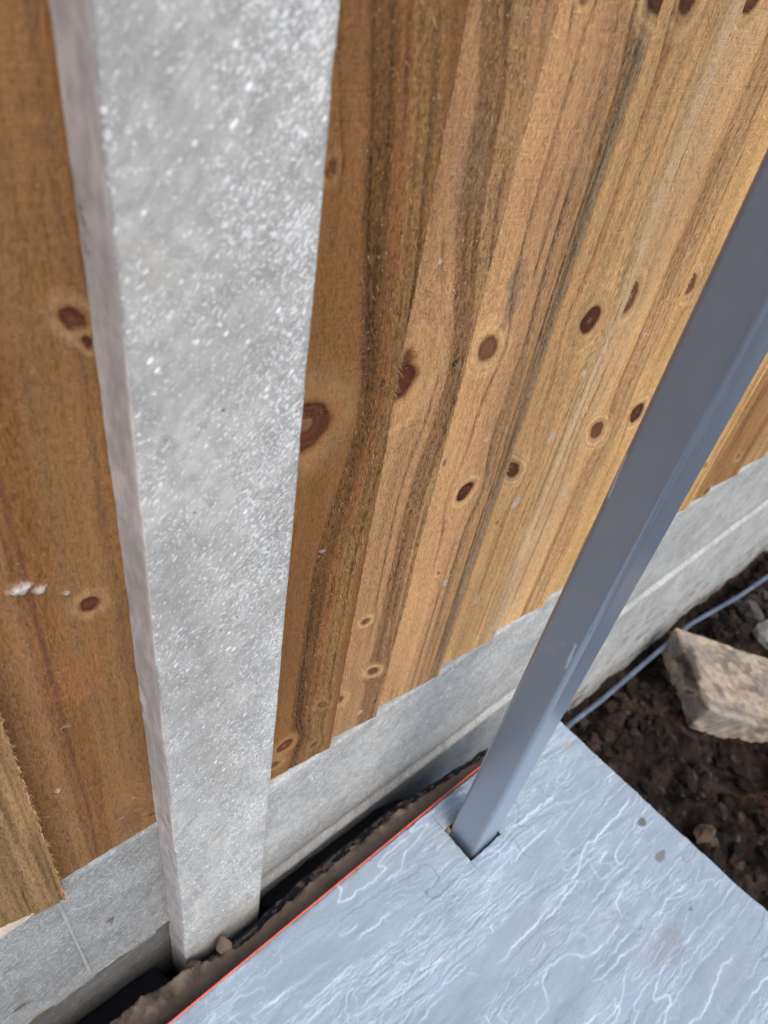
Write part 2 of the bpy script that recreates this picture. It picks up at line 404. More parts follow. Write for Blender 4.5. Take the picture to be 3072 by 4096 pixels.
# ------------------------------------------------------------------ tilted block on the soil
def solid_box(o, e1, e2, e3, n1, n2, n3, disp, colf, name, mat, chip=0.0, seed=0):
    """box as six gridded faces, corners rounded and surface roughened"""
    o, e1, e2, e3 = map(np.array, (o, e1, e2, e3)); Vs, Fs = [], []; off = 0
    L = np.array([np.linalg.norm(e) for e in (e1, e2, e3)])
    def face(a, na, b, nb, c, side):
        nonlocal off
        u, v = np.meshgrid(np.linspace(0, 1, na), np.linspace(0, 1, nb), indexing='ij')
        q = np.zeros((na, nb, 3)); q[..., a] = u; q[..., b] = v; q[..., c] = side
        Vs.append(q.reshape(-1, 3)); f = grid_faces(na, nb, off, flip=(side == 1) ^ (c == 1)); Fs.append(f); off += na * nb
    for s in (0, 1):
        face(0, n1, 1, n2, 2, s); face(0, n1, 2, n3, 1, s); face(1, n2, 2, n3, 0, s)
    q = np.concatenate(Vs); F = np.concatenate(Fs)
    p = (q - 0.5) * L; half = L / 2; rad = 0.006
    inner = np.clip(p, -(half - rad), half - rad); d = p - inner; dl = np.linalg.norm(d, axis=1)
    p = inner + d / np.maximum(dl, 1e-9)[:, None] * np.minimum(dl, rad)[:, None]
    n = fbm(p[:, 0] * 40 + p[:, 2] * 31, p[:, 1] * 40 - p[:, 2] * 27, 4, seed)
    n2_ = fbm(p[:, 0] * 11 + p[:, 2] * 9, p[:, 1] * 11 + 3, 3, seed + 5)
    edge = np.sort(np.abs(p) / half, axis=1)[:, 1]
    k = 1 - disp * (0.5 + 0.5 * n) / np.maximum(np.linalg.norm(p, axis=1), 1e-3) - chip * sstep(0.1, 0.5, n2_) * sstep(0.8, 1.0, edge)
    p = p * k[:, None]
    W = o + (p[:, :1] / L[0] + .5) * e1 + (p[:, 1:2] / L[1] + .5) * e2 + (p[:, 2:] / L[2] + .5) * e3
    return mesh_from(name, W, F, mat, None, colf(p, q, n, n2_))
tl = np.array([1.340, 0.003, -0.355]); nl = np.array([1.185, -0.180, -0.355]); rt = np.array([1.51, -0.19, -0.395])
e1 = nl - tl; e2 = (rt - tl) / np.linalg.norm(rt - tl) * 0.42
nn = np.cross(e1, e2); nn /= np.linalg.norm(nn)
if nn[2] > 0: nn = -nn
def blkcol(p, q, n, n2_):
    c = np.tile(np.array([0.42, 0.335, 0.245]), (len(p), 1))
    c = mixc(c, (0.20, 0.17, 0.14), sstep(0.05, 0.5, n)); c = mixc(c, (0.36, 0.32, 0.27), sstep(0.1, 0.6, -n))
    c = mixc(c, (0.26, 0.235, 0.21), sstep(0.2, 0.5, n2_) * .7)
    e_ = np.sqrt(((q[:, 0] - .48) / .26) ** 2 + (q[:, 1] / .07) ** 2 + ((q[:, 2] - .1) / .42) ** 2) + 0.9 * n
    c = mixc(c, (0.05, 0.04, 0.034), 0.85 * sstep(1.15, 0.7, e_))
    sp_ = fbm(p[:, 0] * 150, p[:, 1] * 150 + p[:, 2] * 90, 3, 77); c = mixc(c, (0.12, 0.095, 0.07), 0.6 * sstep(0.25, 0.5, sp_))
    band = (q[:, 2] < .2) * np.exp(-((q[:, 0] - 0.90 - .03 * n2_) / .03) ** 2)
    return mixc(c, (0.16, 0.125, 0.09), 0.5 * band)
tag(solid_box(tl, e1, e2, nn * 0.085, 60, 90, 24, 0.006, blkcol, 'concrete_block', M_BLOCK, 0.02, 3),
    'buff weathered concrete block tilted on the soil with a mud stained side', 'block')

# ------------------------------------------------------------------ CONCRETE POST (H section)
def ring_loft(prof, zs, disp=None):
    prof = np.array(prof); n = len(prof); m = len(zs)
    V = np.zeros((m, n, 3)); V[..., 0] = prof[None, :, 0]; V[..., 1] = prof[None, :, 1]; V[..., 2] = np.array(zs)[:, None]
    if disp is not None: V = disp(V)
    return V
def densify(poly, d):
    out = []
    for i in range(len(poly)):
        a = np.array(poly[i]); b = np.array(poly[(i + 1) % len(poly)]); k = max(1, int(np.linalg.norm(b - a) / d))
        for j in range(k): out.append(a + (b - a) * j / k)
    return np.array(out)
W = 0.1005
poly = [(0.0022, 0), (W - 0.0022, 0), (W - 0.0006, 0.0007), (W, 0.0025), (W + .0005, 0.0375), (W - .0015, 0.040), (W - 0.022, 0.0405), (W - 0.022, 0.090),
        (W - .001, 0.0905), (W, 0.122), (0, 0.122), (0.001, 0.0905), (0.022, 0.090), (0.022, 0.0405), (0.0015, 0.040), (-.0005, 0.0375), (0, 0.0025), (0.0006, 0.0007)]
prof = densify(poly, 0.003)
zs = np.concatenate([np.arange(-0.75, 1.0, 0.003), np.arange(1.0, 1.72, 0.02), [1.72]])
def pdisp(V):
    x, y, z = V[..., 0], V[..., 1], V[..., 2]
    back = sstep(0.030, 0.040, y) * (y < 0.06)            # ragged cast arris beside the slot
    rg = fbm(z * 22, y * 0 + 1.5, 4, 3) * 0.0022 + fbm(z * 90, y * 0, 3, 8) * 0.0007
    sgn = np.where(x < W / 2, -1, 1)
    x = x + sgn * back * (rg + 0.0004)
    fe = np.exp(-((y - 0.001) / 0.002) ** 2) * ((x < 0.004) | (x > W - 0.004))
    nick = np.clip(fbm(z * 75, x * 20, 3, 17) - 0.30, 0, 1) * 0.0016
    x = x - sgn * fe * nick
    y = y + (y < 0.004) * (0.0007 * fbm(x * 18, z * 14, 4, 21))
    return np.stack([x, y, z], -1)
V = ring_loft(prof, zs, pdisp)
x, y, z = V[..., 0].ravel(), V[..., 1].ravel(), V[..., 2].ravel()
Cc = np.ones((len(x), 3)); front = y < 0.0035
lig = 1.0 + 0.05 * fbm(x * 12, z * 6, 3, 5)
blo = np.where(front, 0.25 + 0.75 * sstep(0.03, 0.085, x + 0.02 * fbm(z * 6, x * 8, 3, 2)) * (0.6 + 0.5 * fbm(x * 20, z * 9, 3, 66)) , 0.0) - np.where(front, 0, 0.75)
Cc[:, 0] = np.where(front, lig, 0.95 * lig); Cc[:, 1] = blo
Cc[:, 2] = np.where(front, 0.18 + 0.12 * fbm(x * 30, z * 25, 3, 7), 0.33 + 0.16 * fbm(y * 70, z * 12, 3, 4))
M_POST2 = M_POST
V2 = V.reshape(-1, 3); nP = len(prof)
F = grid_faces(len(zs), nP, wrap=True)
V2 = np.vstack([V2, [[W / 2, 0.06, -0.75], [W / 2, 0.06, 1.72]]]); Cc = np.vstack([Cc, [[1, 0, 0]] * 2])
capf = [[len(V2) - 2, (j + 1) % nP, j, j] for j in range(0)]
o = mesh_from('concrete_post', V2, F, M_POST, color=Cc)
tag(o, 'pale speckled square concrete fence post standing between the two timber panels', 'fence post')

# the cast side faces are smoother, pinkish and fleck-free, painted paler to replace missing light: second slot by face normal
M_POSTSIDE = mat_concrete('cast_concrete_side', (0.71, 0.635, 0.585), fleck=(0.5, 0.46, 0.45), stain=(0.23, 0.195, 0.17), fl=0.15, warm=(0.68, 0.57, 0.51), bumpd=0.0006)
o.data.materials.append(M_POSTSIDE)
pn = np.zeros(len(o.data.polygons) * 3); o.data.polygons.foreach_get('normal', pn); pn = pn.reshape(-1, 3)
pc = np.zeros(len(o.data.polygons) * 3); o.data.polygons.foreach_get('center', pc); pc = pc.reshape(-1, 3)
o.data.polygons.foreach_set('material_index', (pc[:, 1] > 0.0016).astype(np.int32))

# ------------------------------------------------------------------ GRAVEL BOARDS
def gravel(x0, x1, prof, seed, label, name='gravel_board', dark=1.0, fine=0.004, stain=0.2, bloom=0.4, stf=None, rag=0.0, vis=(None, None)):
    """prof: (y,z) list of the front from top-back to bottom-back"""
    pr = []
    for i in range(len(prof) - 1):
        a = np.array(prof[i]); b = np.array(prof[i + 1]); k = max(1, int(np.linalg.norm(b - a) / fine))
        for j in range(k): pr.append(a + (b - a) * j / k)
    pr.append(prof[-1]); pr = np.array(pr)
    va, vb = vis if vis[0] is not None else (x0, x1)
    xs = np.unique(np.concatenate([np.linspace(x0, va, 12), np.arange(va, vb, fine), np.linspace(vb, x1, 12)]))
    V = np.zeros((len(xs), len(pr), 3)); V[..., 0] = xs[:, None]; V[..., 1] = pr[None, :, 0]; V[..., 2] = pr[None, :, 1]
    fr = V[..., 1] < 0.06
    X, Z = V[..., 0], V[..., 2]
    V[..., 1] += fr * (0.0009 * fbm(X * 12, Z * 12, 4, seed) + 0.0004 * fbm(X * 70, Z * 70, 3, seed + 3))
    V[..., 2] += rag * 0.0012 * fbm(X * 35, Z * 0 + 2, 4, seed + 9)
    Cc = np.zeros((X.size, 3))
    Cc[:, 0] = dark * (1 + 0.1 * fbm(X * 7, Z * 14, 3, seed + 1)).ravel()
    Cc[:, 1] = (bloom + 0.4 * fbm(X * 9, Z * 9, 3, seed + 2)).ravel()
    st = stain + 0.2 * fbm(X * 14, Z * 30, 4, seed + 4)
    if stf is not None: st = stf(X, Z, st)
    Cc[:, 2] = st.ravel()
    nv = len(pr); F = grid_faces(len(xs), nv, wrap=True)
    Vf = V.reshape(-1, 3)
    return tag(mesh_from(name, Vf, F, M_GRAVEL, color=Cc), label, 'gravel board', 'concrete gravel boards under the fence panels')
ZR = 0.185
def stR(X, Z, st):      # mud splashes near the bottom arris
    st = st + 0.16 * np.exp(-((Z + 0.06) / 0.03) ** 2) * (fbm(X * 25, Z * 25, 3, 8) > 0.25)
    return st
gravel(0.082, 2.6, [(0.075, ZR), (0.0275, ZR), (0.0262, ZR - 0.0015), (0.0262, -0.035), (0.0272, -0.050), (0.0310, -0.066), (0.0345, -0.078), (0.0335, -0.083), (0.0275, -0.0885), (0.0255, -0.0915), (0.0285, -0.0945), (0.034, -0.0955), (0.075, -0.0955)], 3,
       'upper pale concrete gravel board under the right hand timber panel', dark=0.97, stain=0.17, bloom=0.35, stf=stR, rag=0.3, vis=(0.09, 1.9))
def stR2(X, Z, st):
    return st + 0.30 * sstep(-0.27, -0.40, Z) * (0.6 + 0.6 * fbm(X * 10, Z * 60, 3, 6)) + 0.28 * (fbm(X * 9, Z * 75, 4, 77) > 0.42) * sstep(-0.14, -0.22, Z)
gravel(0.082, 2.6, [(0.075, -0.0975), (0.036, -0.0975), (0.034, -0.101), (0.034, -0.40), (0.034, -0.60), (0.075, -0.60)], 5,
       'lower dirty concrete gravel board running down into the soil on the right', dark=0.98, stain=0.22, bloom=0.45, stf=stR2, vis=(0.09, 1.9), fine=0.005)
ZL = 0.2485
def stL(X, Z, st):
    st = st + 0.36 * sstep(0.009, 0.004, np.abs(Z - 0.005 - 0.008 * fbm(X * 20, Z * 0, 3, 1))) * sstep(-0.1, 0.1, fbm(X * 18, Z * 5, 3, 15))
    for ax, az_, arx, arz in ((-0.068, 0.0, 0.026, 0.007), (-0.150, 0.002, 0.022, 0.006), (-0.110, 0.001, 0.012, 0.004)):
        st = st + 0.50 * np.exp(-(((X - ax) / arx) ** 2 + ((Z - az_) / arz) ** 2) ** 2)
    st = st + 0.35 * np.exp(-(((X + 0.155) / 0.02) ** 2 + ((Z - 0.06) / 0.010) ** 2))
    st = st + 0.26 * np.exp(-(((X + 0.06 - 0.3 * (Z - .11)) / 0.006) ** 2 + ((Z - 0.115) / 0.012) ** 2))
    return st
gl = gravel(-2.3, 0.0195, [(0.075, ZL), (0.0345, ZL), (0.0325, ZL - 0.002), (0.0325, 0.008), (0.0318, 0.002), (0.034, -0.001), (0.043, -0.003), (0.075, -0.003)], 13,
       'upper mottled grey concrete gravel board under the left hand timber panel', dark=0.60, stain=0.22, bloom=0.8, stf=stL, rag=1.6, vis=(-0.24, 0.0195))
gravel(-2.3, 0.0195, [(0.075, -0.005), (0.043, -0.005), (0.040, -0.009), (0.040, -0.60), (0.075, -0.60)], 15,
       'lower concrete gravel board left of the concrete post, trench shade painted into its colour', dark=0.36, stain=0.27, bloom=0.0, stf=None, vis=(-0.24, 0.0195))  # whole board darkened in colour to stand in for trench shade
# cream mortar smeared under the left panel, and a pale casting seam below it
sxs = np.linspace(-0.17, -0.100, 90); n_ = 16
Vv = []
for i, xx in enumerate(sxs):
    t_ = (xx + 0.17) / 0.07
    h_ = 0.020 * (1 - t_) ** 0.6 + 0.002 + 0.002 * float(fbm(np.array(xx * 120), np.array(0.), 3, 2))
    for j in range(n_):
        q = j / (n_ - 1)
        Vv.append((xx, 0.0325 - 0.010 * math.sin(math.pi * (0.06 + 0.9 * (1 - q))) ** 0.7 * (1 - 0.5 * t_) - 0.001 * float(fbm(np.array(xx * 90), np.array(q * 8.), 3, 4)), ZL + 0.0025 - 0.006 * t_ - h_ * (1 - q)))
Vv = np.array(Vv)
mesh_from('mortar_smear', Vv, grid_faces(90, n_), M_MORTAR, gl, np.tile(np.array([0.46, 0.39, 0.32]), (len(Vv), 1)))
ss = np.linspace(0, 1, 60)
Vv = np.array([(-0.0945 + 0.004 * t + dx * 0.7 * (1 + .15 * math.sin(t * 9)), 0.0318 - (0.0007 if abs(dx) < .001 else 0), 0.222 - 0.20 * t) for t in ss for dx in (-0.0021, -0.0006, 0.0006, 0.0021)])
mesh_from('casting_seam', Vv, grid_faces(60, 4), M_MORTAR, gl, np.tile(np.array([0.33, 0.33, 0.31]), (len(Vv), 1)))

# ------------------------------------------------------------------ TIMBER BOARDS
GOLD = np.array([0.74, 0.430, 0.185]); PINK = np.array([0.60, 0.340, 0.160]); BROWN = np.array([0.250, 0.118, 0.041])
DK = np.array([0.105, 0.052, 0.020]); LITE = np.array([0.86, 0.56, 0.28]); GRN = np.array([0.45, 0.32, 0.17]); ORG = np.array([0.42, 0.185, 0.062])

def wood_colour(X, Z, x0, x1, base, bands, knots, spots, seed, streak=0.6, flow=None, fur=1.0):
    off = 0.0 if flow is None else np.interp(Z, flow[0], flow[1])
    gu = X - off + 0.0028 * fbm(Z * 2.2, X * 5, 3, seed) + 0.0012 * fbm(Z * 11, X * 25, 3, seed + 1)
    for kx, kz, rx, rz, st in knots:
        pull = np.exp(-(((X - kx) / (rx * 2.1)) ** 2 + ((Z - kz) / (rz * 3.0)) ** 2))
        gu = gu - (X - kx) * pull * 0.85
    s = (gu - x0) / (x1 - x0)
    c = np.tile(np.array(base), X.shape + (1,))
    fuzz = np.full(X.shape, 0.30)
    # procedural growth-ring bands along the grain
    g1 = fbm(gu * 150, Z * 0.35, 3, seed + 2); g2 = fbm(gu * 420, Z * 0.8, 2, seed + 3)
    c = mixc(c, np.array(base) * 0.60, streak * sstep(0.05, 0.50, g1)); c = mixc(c, np.array(base) * 1.22, streak * 0.7 * sstep(0.1, 0.5, -g1))
    c = mixc(c, np.array(base) * 0.66, 0.45 * sstep(0.2, 0.6, g2))
    fuzz = fuzz + 0.15 * sstep(0, 0.4, g1)
    for (bc, bw, bcol, bs, bf) in bands:        # centre, half width (fractions), colour, strength, fuzz
        wob = 0.012 * fbm(Z * 6, Z * 0 + bc * 50, 3, seed + 11)
        ins = sstep(bw * 1.25, bw * 0.7, np.abs(s - bc + wob))
        mod = 0.86 + 0.14 * fbm(gu * 500, Z * 9, 3, seed + 5)
        c = mixc(c, np.array(bcol), np.clip(ins * bs * mod, 0, 1)); fuzz = fuzz * (1 - ins) + ins * bf
    for kx, kz, rx, rz, st in knots:
        ks = math.sin(kx * 997 + kz * 431)
        nz = 0.55 * fbm(X * 48 + kz * 91, Z * 48, 3, seed + 6)
        kd = np.sqrt(((X - kx + (0.15 + 0.35 * ks) * (Z - kz)) / (rx * 0.92)) ** 2 + ((Z - kz) / (rz * 1.06)) ** 2) + nz * 0.6
        halo = sstep(2.5, 1.35, kd) * sstep(0.9, 1.2, kd)
        rings = 0.5 + 0.5 * np.sin(kd * (8 + 4 * ks))
        c = mixc(c, LITE * min(1.0, np.mean(base) / 0.30), halo * (0.72 + 0.2 * ks) * st); c = mixc(c, ORG * 0.9, sstep(2.6, 1.5, kd) * sstep(1.0, 1.4, kd) * sstep(0.3, 1, rings) * 0.5 * st)
        core = sstep(1.14, 0.86, kd)
        kc = np.tile(np.array([0.085, 0.026, 0.014]), X.shape + (1,)); kc = mixc(kc, (0.15, 0.050, 0.026), (0.5 + 0.5 * np.sin(kd * 21 + 2 * fbm(X * 90, Z * 90, 2, seed))) * 0.6)
        kc = mixc(kc, (0.17, 0.055, 0.028), 0.16 + 0.16 * ks + 0 * kd); kc = mixc(kc, (0.030, 0.010, 0.007), sstep(0.50, 0.85, kd) * (0.65 + 0.35 * math.cos(kx * 313))); kc = mixc(kc, (0.22, 0.10, 0.055), sstep(0.15, 0.05, kd))
        kc = mixc(kc, (0.26, 0.11, 0.04), sstep(0.84, 1.05, kd))
        c = c * (1 - (core * st)[..., None]) + kc * (core * st)[..., None]
        c = mixc(c, ORG * 0.75, sstep(0.35, 0.0, np.abs(kd - 1.2)) * 0.4 * st)
        fuzz = np.where(kd < 2.0, fuzz * 0.45, fuzz)
    for sx_, sz_, rx, rz, colr, am in spots:
        dd = np.sqrt(((X - sx_) / rx) ** 2 + ((Z - sz_) / rz) ** 2) + 0.8 * fbm(X * 210, Z * 210, 4, seed + 8)
        c = mixc(c, colr, am * sstep(1.1, 0.75, dd))
    groove = np.zeros(X.shape)
    c = c * (1 + 0.10 * vnoise(X * 9 + seed, Z * 5, seed + 90) + 0.06 * vnoise(X * 30, Z * 22, seed + 91))[..., None]
    for gi in range(9):                          # narrow torn furrows that come and go
        gs = [0.30, 0.38, 0.55, 0.63, 0.70, 0.77, 0.83, 0.89, 0.95][gi] + 0.03 * math.sin(seed * 3.1 + gi * 7.7)
        wdt = 0.0006 + 0.0007 * abs(math.sin(seed + gi * 2.3))
        dist = np.abs((s - gs) * (x1 - x0) + 0.0022 * fbm(Z * 5, Z * 0 + gi * 9.1, 3, seed + 50) )
        on = sstep(-0.08, 0.25, fbm(Z * 7, Z * 0 + gi * 3.7, 3, seed + 60 + gi))
        groove = np.maximum(groove, np.exp(-(dist / wdt) ** 2) * on)
    groove = groove * fur
    c = c * (1 - 0.55 * groove[..., None]); fuzz = np.maximum(fuzz, groove * 0.7)
    return c, np.clip(fuzz, 0, 1), gu, groove

def board(parent, x0, x1, zb, yt, yk, base, bands=(), knots=(), spots=(), seed=0, ztop=1.66, dense=(0.0, 1.0), dx=0.0019, fibres=500, tuck=0.018, streak=0.6, zvis=0.93, flow=None, fur=1.0):
    th_l, th_r = 0.006, 0.0125
    xs = np.unique(np.concatenate([[x0 - tuck], np.arange(x0, x1 - 0.0004, dx), [x1 - 0.0004, x1]]))
    zvis = min(zvis, ztop)
    zz = np.unique(np.concatenate([[zb, zb + 0.0006], np.arange(zb + 0.0015, zvis, dx * 1.05), np.linspace(zvis, ztop, 30)]))
    nfr = len(xs)
    X, Z = np.meshgrid(xs, zz, indexing='xy')          # rows z, cols x
    c, fz, gu, groove = wood_colour(X, Z, x0, x1, base, bands, knots, spots, seed, streak, flow, fur)
    t = (X - (x0 - tuck)) / (x1 - x0 + tuck)
    Yf = yt + (yk - yt) * np.clip((X - x0) / (x1 - x0), -0.15, 1)
    lum = c.mean(-1) / np.mean(base)
    Yf = Yf + 0.0009 * groove - 0.0010 * (lum - 1) - fz * 0.0005 * fbm(gu * 650, Z * 60, 2, seed + 4) - 0.0004 * fbm(X * 40, Z * 10, 3, seed + 7)
    Xf = X.copy()
    # ragged sawn right arris and bottom end
    rag = 0.0006 * fbm(zz * 160, zz * 0, 3, seed + 20) + 0.0005 * fbm(zz * 40, zz * 0 + 3, 2, seed + 21)
    Xf[:, -1] += rag; Xf[:, -2] += rag; Yf[:, -1] += 0.0004
    Zf = Z.copy(); Zf[0, :] += 0.0007 * fbm(xs * 150, xs * 0, 3, seed + 30); Zf[1, :] += 0.0007 * fbm(xs * 150, xs * 0, 3, seed + 30)
    nb = 4
    bx = [x1, x1, x1, x0 - tuck]; 
    by = [yk + th_r * 0.35, yk + th_r * 0.7, yk + th_r, yt + th_l]
    P = np.zeros((len(zz), nfr + nb, 3)); P[:, :nfr, 0] = Xf; P[:, :nfr, 1] = Yf; P[:, :nfr, 2] = Zf
    for i in range(nb):
        P[:, nfr + i, 0] = bx[i] + (rag if i < 3 else 0); P[:, nfr + i, 1] = by[i]; P[:, nfr + i, 2] = Zf[:, -1]
    Cc = np.zeros((len(zz), nfr + nb, 4)); Cc[:, :nfr, :3] = c; Cc[:, :nfr, 3] = fz
    Cc[:, nfr:, :3] = c[:, -1:, :] * 0.9; Cc[:, nfr:, 3] = 0.9
    # end cap: bottom row collapsed to the back line
    cap = P[0:1].copy(); cap[0, :nfr, 1] = yk + th_r + (yt + th_l - yk - th_r) * (1 - t[0]); cap[0, nfr:nfr + 3, 1] = yk + th_r
    cc = Cc[0:1].copy(); cc[..., :3] *= 0.85
    P = np.concatenate([cap, P]); Cc = np.concatenate([cc, Cc])
    capt = P[-1:].copy(); capt[0, :nfr, 1] = cap[0, :nfr, 1]; P = np.concatenate([P, capt]); Cc = np.concatenate([Cc, Cc[-1:]])
    nv = nfr + nb; V = P.reshape(-1, 3); F = grid_faces(P.shape[0], nv, wrap=True, flip=True); Cf = Cc.reshape(-1, 4)
    # torn fibres: on the right arris and over the fuzzy bands
    g = np.random.default_rng(seed + 5); FV, FF, FC = [], [], []; off = len(V)
    zi0 = np.searchsorted(zz, zvis)
    for k in range(fibres):
        ri = g.integers(2, zi0)
        if k % 2 == 0: ci = nfr - 1
        else:
            ci = g.integers(1, nfr - 1)
            if fz[ri, ci] < 0.45: continue
        p = np.array([Xf[ri, ci], Yf[ri, ci] - 0.0001, Zf[ri, ci]])
        L = g.uniform(0.0015, 0.0048) * (1.6 if g.random() < .10 else 1); w = g.uniform(0.00014, 0.00030)
        ang = g.normal(0, 0.75); up = np.array([math.sin(ang), -g.uniform(0.15, 0.9), math.cos(ang) * g.choice([1, -1])]); up /= np.linalg.norm(up)
        bend = np.array([g.normal(0, .4), -abs(g.normal(0, .3)), g.normal(0, .3)]) * L * 0.35
        sd_ = np.cross(up, np.array([0.3, 1, 0.2])); sd_ /= np.linalg.norm(sd_)
        md = p + up * L * .5; tp = p + up * L + bend
        FV += [p - sd_ * w, p + sd_ * w, md + sd_ * w * .8, md - sd_ * w * .8, tp + sd_ * w * .25, tp - sd_ * w * .25]
        FF += [[off, off + 1, off + 2, off + 3], [off + 3, off + 2, off + 4, off + 5]]; off += 6
        cf = np.clip(c[ri, ci] * 1.25 + np.array([0.20, 0.145, 0.085]) * g.uniform(.2, 1.6), 0, .85); FC += [[*cf, 0.1]] * 6
    if FV:
        V = np.vstack([V, np.array(FV)]); F = np.vstack([F, np.array(FF)]); Cf = np.vstack([Cf, np.array(FC)])
    return mesh_from('board', V, F, M_WOOD, parent, Cf)

def nail(parent, x, y, z, a=0.3):
    """a nail sunk below the surface: torn rim around a small dark head"""
    th = np.linspace(0, 2 * np.pi, 14, endpoint=False); R_ = [0.0023, 0.0019, 0.0009, 0.0002]; D = [0.0002, -0.0007, -0.00025, -0.0002]
    cs = [(0.26, 0.16, 0.08), (0.02, 0.012, 0.008), (0.03, 0.025, 0.02), (0.13, 0.12, 0.10)]
    V, Cx = [], []
    g = np.random.default_rng(int(abs(x) * 1e5))
    for r, d, cc in zip(R_, D, cs):
        for t in th:
            k = 1 + (0.3 * g.normal() if r > .0015 else 0) * .5
            V.append((x + r * k * math.cos(t), y - 0.0012 - (0.0002 if r > .0023 else d), z + 1.5 * r * k * math.sin(t))); Cx.append(cc)
    return mesh_from('nail', np.array(V), grid_faces(4, 14, wrap=True, flip=True), M_NAIL, parent, np.array(Cx), True)

WHT = (0.62, 0.58, 0.52)
pr = empty('fence_panel', (1.35, 0.04, ZR)); tag(pr, 'overlapping timber fence panel to the right of the concrete post, knotty and lighter', 'fence panel', 'feather edge fence panels')
pl = empty('fence_panel', (-0.95, 0.04, ZL)); tag(pl, 'overlapping timber fence panel to the left of the concrete post, darker and splashed with cement', 'fence panel', 'feather edge fence panels')

ZB = ZR + 0.0012
board(pr, 0.098, 0.2005, ZB, 0.0355, 0.0255, BROWN * 0.92,
      [(0.20, 0.32, BROWN * 0.92, 0.6, 0.18), (0.61, 0.085, DK * 1.15, 0.72, 1.0), (0.75, 0.05, (0.27, 0.115, 0.045), 0.7, 0.8), (0.88, 0.10, (0.33, 0.185, 0.07), 0.75, 0.9), (0.83, 0.012, DK, 0.5, .8), (0.93, 0.012, DK * 1.2, 0.5, .8)],
      [(0.1290, 0.648, 0.020, 0.021, 0.95), (0.1295, 0.8045, 0.003, 0.005, .8), (0.177, 0.212, 0.006, 0.006, .8), (0.139, 0.2425, 0.010, 0.008, .9), (0.180, 0.287, 0.006, 0.007, .6), (0.128, 0.215, 0.009, .006, .7)],
      [(0.155, .52, .003, .0015, WHT, .6)], 101, flow=([.2,.35,.487,.589,.674,.742,.824,.876,1.2],[-.010,-.007,-.005,.004,.005,.005,-.003,-.011,-.011]), dx=0.0016, fibres=2600, tuck=0.018)
board(pr, 0.2005, 0.2695, ZB, 0.0355, 0.0250, PINK * 0.74,
      [(0.22, 0.22, PINK * 0.76, 0.5, 0.35), (0.60, 0.10, DK * 1.35, 0.75, 1.0), (0.76, 0.045, DK * 1.2, 0.65, 1.0), (0.69, 0.03, (0.27, 0.15, 0.07), 0.7, .9), (0.90, 0.09, (0.37, 0.22, 0.10), 0.85, .8)],
      [(0.2120, 0.656, 0.017, 0.020, 1.0), (0.224, 0.385, 0.0055, 0.0048, .9), (0.248, 0.289, 0.0085, 0.0072, .85), (0.208, 0.263, 0.008, 0.0075, 1.0)],
      [(0.232, 0.80, 0.012, 0.035, (0.20, 0.15, 0.12), .28), (0.225, .742, .0018, .002, WHT, .8), (0.243, .214, .005, .004, WHT, .6)], 102, flow=([.2,.26,.43,.526,.604,.69,.778,.834,.88,1.2],[.006,.008,.006,.005,.008,.007,-.005,-.007,-.017,-.017]), fibres=1500, dx=0.0016)
board(pr, 0.2695, 0.3715, ZB, 0.0355, 0.0240, PINK * 0.98,
      [(0.28, 0.3, PINK * 1.04, 0.5, 0.25), (0.70, 0.035, (0.34, 0.20, 0.105), 0.6, .7), (0.84, 0.02, DK * 1.6, 0.6, .7), (0.93, 0.05, (0.34, 0.25, 0.155), 0.75, .7), (0.885, 0.008, DK * 1.2, 0.6, .6)],
      [(0.3005, 0.661, 0.0125, 0.0125, 0.80), (0.3215, 0.5065, 0.011, 0.011, 1.0), (0.302, 0.887, 0.006, 0.006, .7), (0.318, .400, .002, .003, .8), (0.337, .392, .002, .003, .7), (0.365, 0.893, 0.014, 0.014, .9)],
      [(0.312, 0.705, 0.009, 0.026, (0.21, 0.15, 0.11), .5), (0.286, .553, .002, .005, (0.1, 0.09, 0.1), .8), (0.331, .565, .003, .003, WHT, .6), (0.330, .38, .003, .005, WHT, .6)], 103, fibres=1000)
board(pr, 0.3715, 0.4755, ZB, 0.0355, 0.0240, GOLD * 1.02,
      [(0.36, 0.03, ORG * 1.1, 0.55, .5), (0.52, 0.10, (0.50, 0.31, 0.13), 0.55, .4), (0.80, 0.06, GRN * 1.15, 0.75, .35), (0.93, 0.06, (0.52, 0.43, 0.29), 0.65, .2), (0.70, 0.012, (0.22, 0.15, 0.07), .6, .4)],
      [(0.4315, 0.659, 0.0135, 0.0130, 1.0), (0.396, 0.5025, 0.0125, 0.0120, 1.0), (0.4125, 0.891, 0.010, 0.012, 1.0), (0.40, .43, .003, .003, .6)],
      [(0.452, .60, .003, .003, WHT, .7), (0.44, .53, .004, .006, WHT, .5), (0.42, .452, .005, .008, WHT, .7), (0.41, .30, .004, .008, WHT, .5)], 104, fibres=420)
board(pr, 0.4755, 0.584, ZB, 0.0355, 0.0230, GOLD * 0.9 + PINK * 0.15,
      [(0.25, 0.25, (0.62, 0.43, 0.24), 0.6, .3), (0.66, 0.05, (0.34, 0.21, 0.115), 0.6, .7), (0.80, 0.06, (0.36, 0.24, 0.13), 0.55, .7), (0.73, 0.012, DK * 1.4, .6, .7), (0.60, 0.010, DK * 1.5, .5, .7)],
      [(0.4965, 0.667, 0.010, 0.0155, .95), (0.534, 0.5045, 0.0125, 0.0125, 1.0), (0.4765, 0.881, 0.0125, 0.014, 1.0), (0.5005, 0.893, 0.010, 0.008, 1.0)],
      [(0.545, .62, .003, .003, WHT, .5), (0.52, .42, .003, .01, WHT, .6)], 105, fibres=420)
